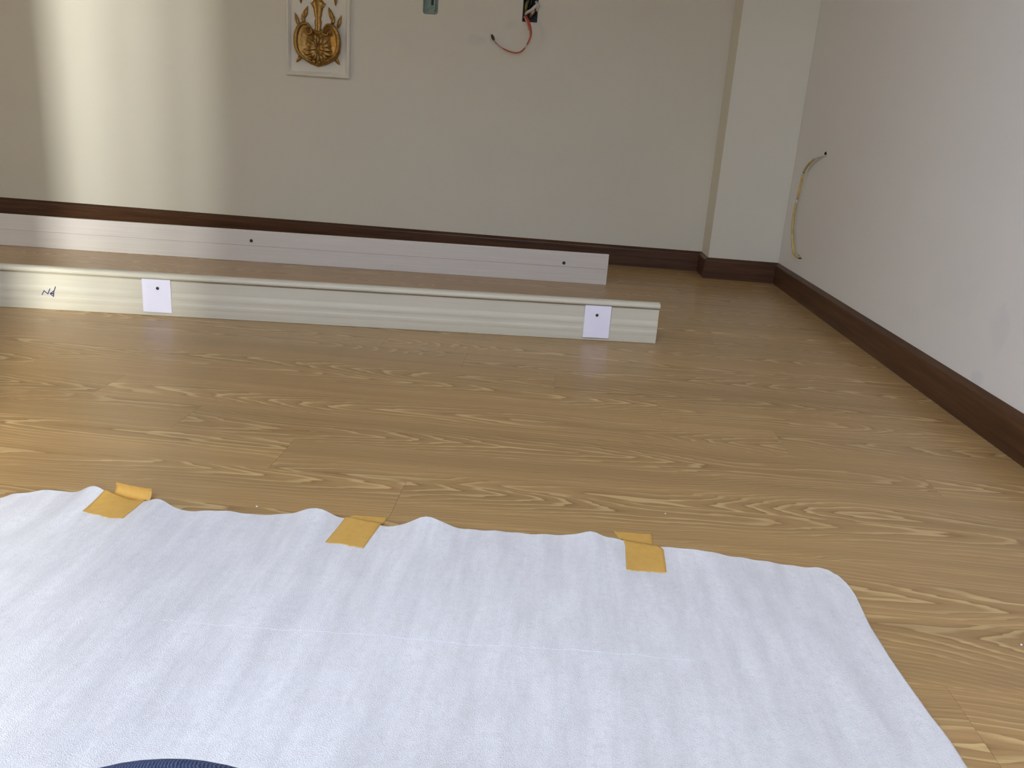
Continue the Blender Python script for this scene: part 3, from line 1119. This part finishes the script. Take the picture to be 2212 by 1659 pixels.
# yellow cable on the right wall
YC = [(XR + 0.012, 2.901, 0.4930), (XR - 0.010, 2.930, 0.4840), (XR - 0.014, 2.985, 0.4720), (XR - 0.014, 3.066, 0.4320), (XR - 0.014, 3.092, 0.3500),
      (XR - 0.014, 3.107, 0.2670), (XR - 0.014, 3.080, 0.2030), (XR - 0.012, 3.040, 0.1550), (XR - 0.008, 3.012, 0.1430), (XR + 0.012, 2.998, 0.1390)]
yc = empty('electric_cable', (XR, 2.901, 0.4930))
tag(yc, 'yellow cable bowed between two holes in the right wall', 'cable')
P = [p - Vector((XR, 2.901, 0.4930)) for p in spline(YC, 90)]
n = len(P)
for nm, a, b_, r, mt in (('pale_end', 0.0, 0.20, 0.0030, 'clear'), ('sheath', 0.20, 0.345, 0.0043, 'yellow'), ('sheath_gap', 0.345, 0.365, 0.0040, 'clear'),
                         ('sheath', 0.365, 0.475, 0.0043, 'yellow'), ('sheath_gap', 0.475, 0.495, 0.0040, 'clear'), ('sheath', 0.495, 1.0, 0.0045, 'yellow')):
    bm = bmesh.new()
    q = P[int(a * (n - 1)):int(b_ * (n - 1)) + 1]
    tube(bm, q, r, 10)
    link(nm, bm, M[mt], yc, True)

# ------------------------------------------------------------------ the person sitting behind the camera: legs in jeans
me = bpy.data.meshes.new('person')
V = [(0.02, -0.33, 0.145), (0.02, -0.345, 0.27),
     (-0.09, -0.25, 0.140), (-0.118, -0.02, 0.170), (-0.138, 0.165, 0.189), (-0.153, 0.264, 0.1920), (-0.128, 0.240, 0.110), (-0.050, 0.10, 0.072), (0.060, -0.02, 0.062), (0.10, -0.05, 0.052), (0.165, -0.02, 0.044),
     (0.13, -0.25, 0.140), (0.27, -0.09, 0.130), (0.37, 0.05, 0.105), (0.36, 0.075, 0.078), (0.22, 0.05, 0.062), (0.06, -0.10, 0.058), (0.0, -0.13, 0.050), (-0.055, -0.12, 0.044)]
Ed = [(0, 1), (0, 2), (2, 3), (3, 4), (4, 5), (5, 6), (6, 7), (7, 8), (8, 9), (9, 10), (0, 11), (11, 12), (12, 13), (13, 14), (14, 15), (15, 16), (16, 17), (17, 18)]
Rr = [0.150, 0.145, 0.118, 0.105, 0.096, 0.088, 0.074, 0.066, 0.054, 0.046, 0.036, 0.118, 0.105, 0.086, 0.072, 0.066, 0.054, 0.046, 0.036]
V = [(x, y, z + (0.0 if i in (4, 5) else 0.0075)) for i, (x, y, z) in enumerate(V)]
me.from_pydata(V, Ed, [])
person = bpy.data.objects.new('person', me)
C.objects.link(person)
sk = person.modifiers.new('skin', 'SKIN')
sk.use_smooth_shade = True
if not me.skin_vertices:
    bpy.context.view_layer.objects.active = person
for i, r in enumerate(Rr):
    sv = me.skin_vertices[0].data[i]
    sv.radius = (r, r)
    sv.use_root = (i == 0)
sb = person.modifiers.new('subdivision', 'SUBSURF')
sb.levels = sb.render_levels = 4
dg = bpy.context.evaluated_depsgraph_get()
ev = bpy.data.meshes.new_from_object(person.evaluated_get(dg))
person.modifiers.clear()
person.data = ev
ev.name = 'person'
ev.materials.clear()
ev.materials.append(M['denim'])
for p in ev.polygons:
    p.use_smooth = True
tag(person, 'person in blue denim jeans sitting on the foam sheet, only a bent knee showing', 'person')

# ------------------------------------------------------------------ crumbs on the floor
def crumb(name, label, x, y, r, mat, seed):
    bm = bmesh.new()
    bmesh.ops.create_icosphere(bm, subdivisions=1, radius=r)
    rr = random.Random(seed)
    for v in bm.verts:
        v.co *= rr.uniform(0.7, 1.2)
        v.co.z *= 0.7
    zmin = min(v.co.z for v in bm.verts)
    for v in bm.verts:
        v.co.z -= zmin
    o = link(name, bm, mat, None, False, (x, y, 0.0001))
    return tag(o, label, 'crumb', 'crumbs on the floor')


crumb('crumb', 'tiny white crumb on the floor far right of the foam sheet', 0.5402, 0.8198, 0.0016, M['crumb'], 1)
crumb('crumb', 'tiny white crumb on the floor behind the rightmost tape strip', 0.1801, 1.0715, 0.0013, M['crumb'], 2)
crumb('crumb', 'tiny white crumb at the foam edge between the left and middle tape', -0.3698, 0.9790, 0.0014, M['crumb'], 3)
crumb('crumb', 'dark speck of debris beside the left corner of the foam sheet', -0.7060, 0.9500, 0.0042, M['debris'], 4)
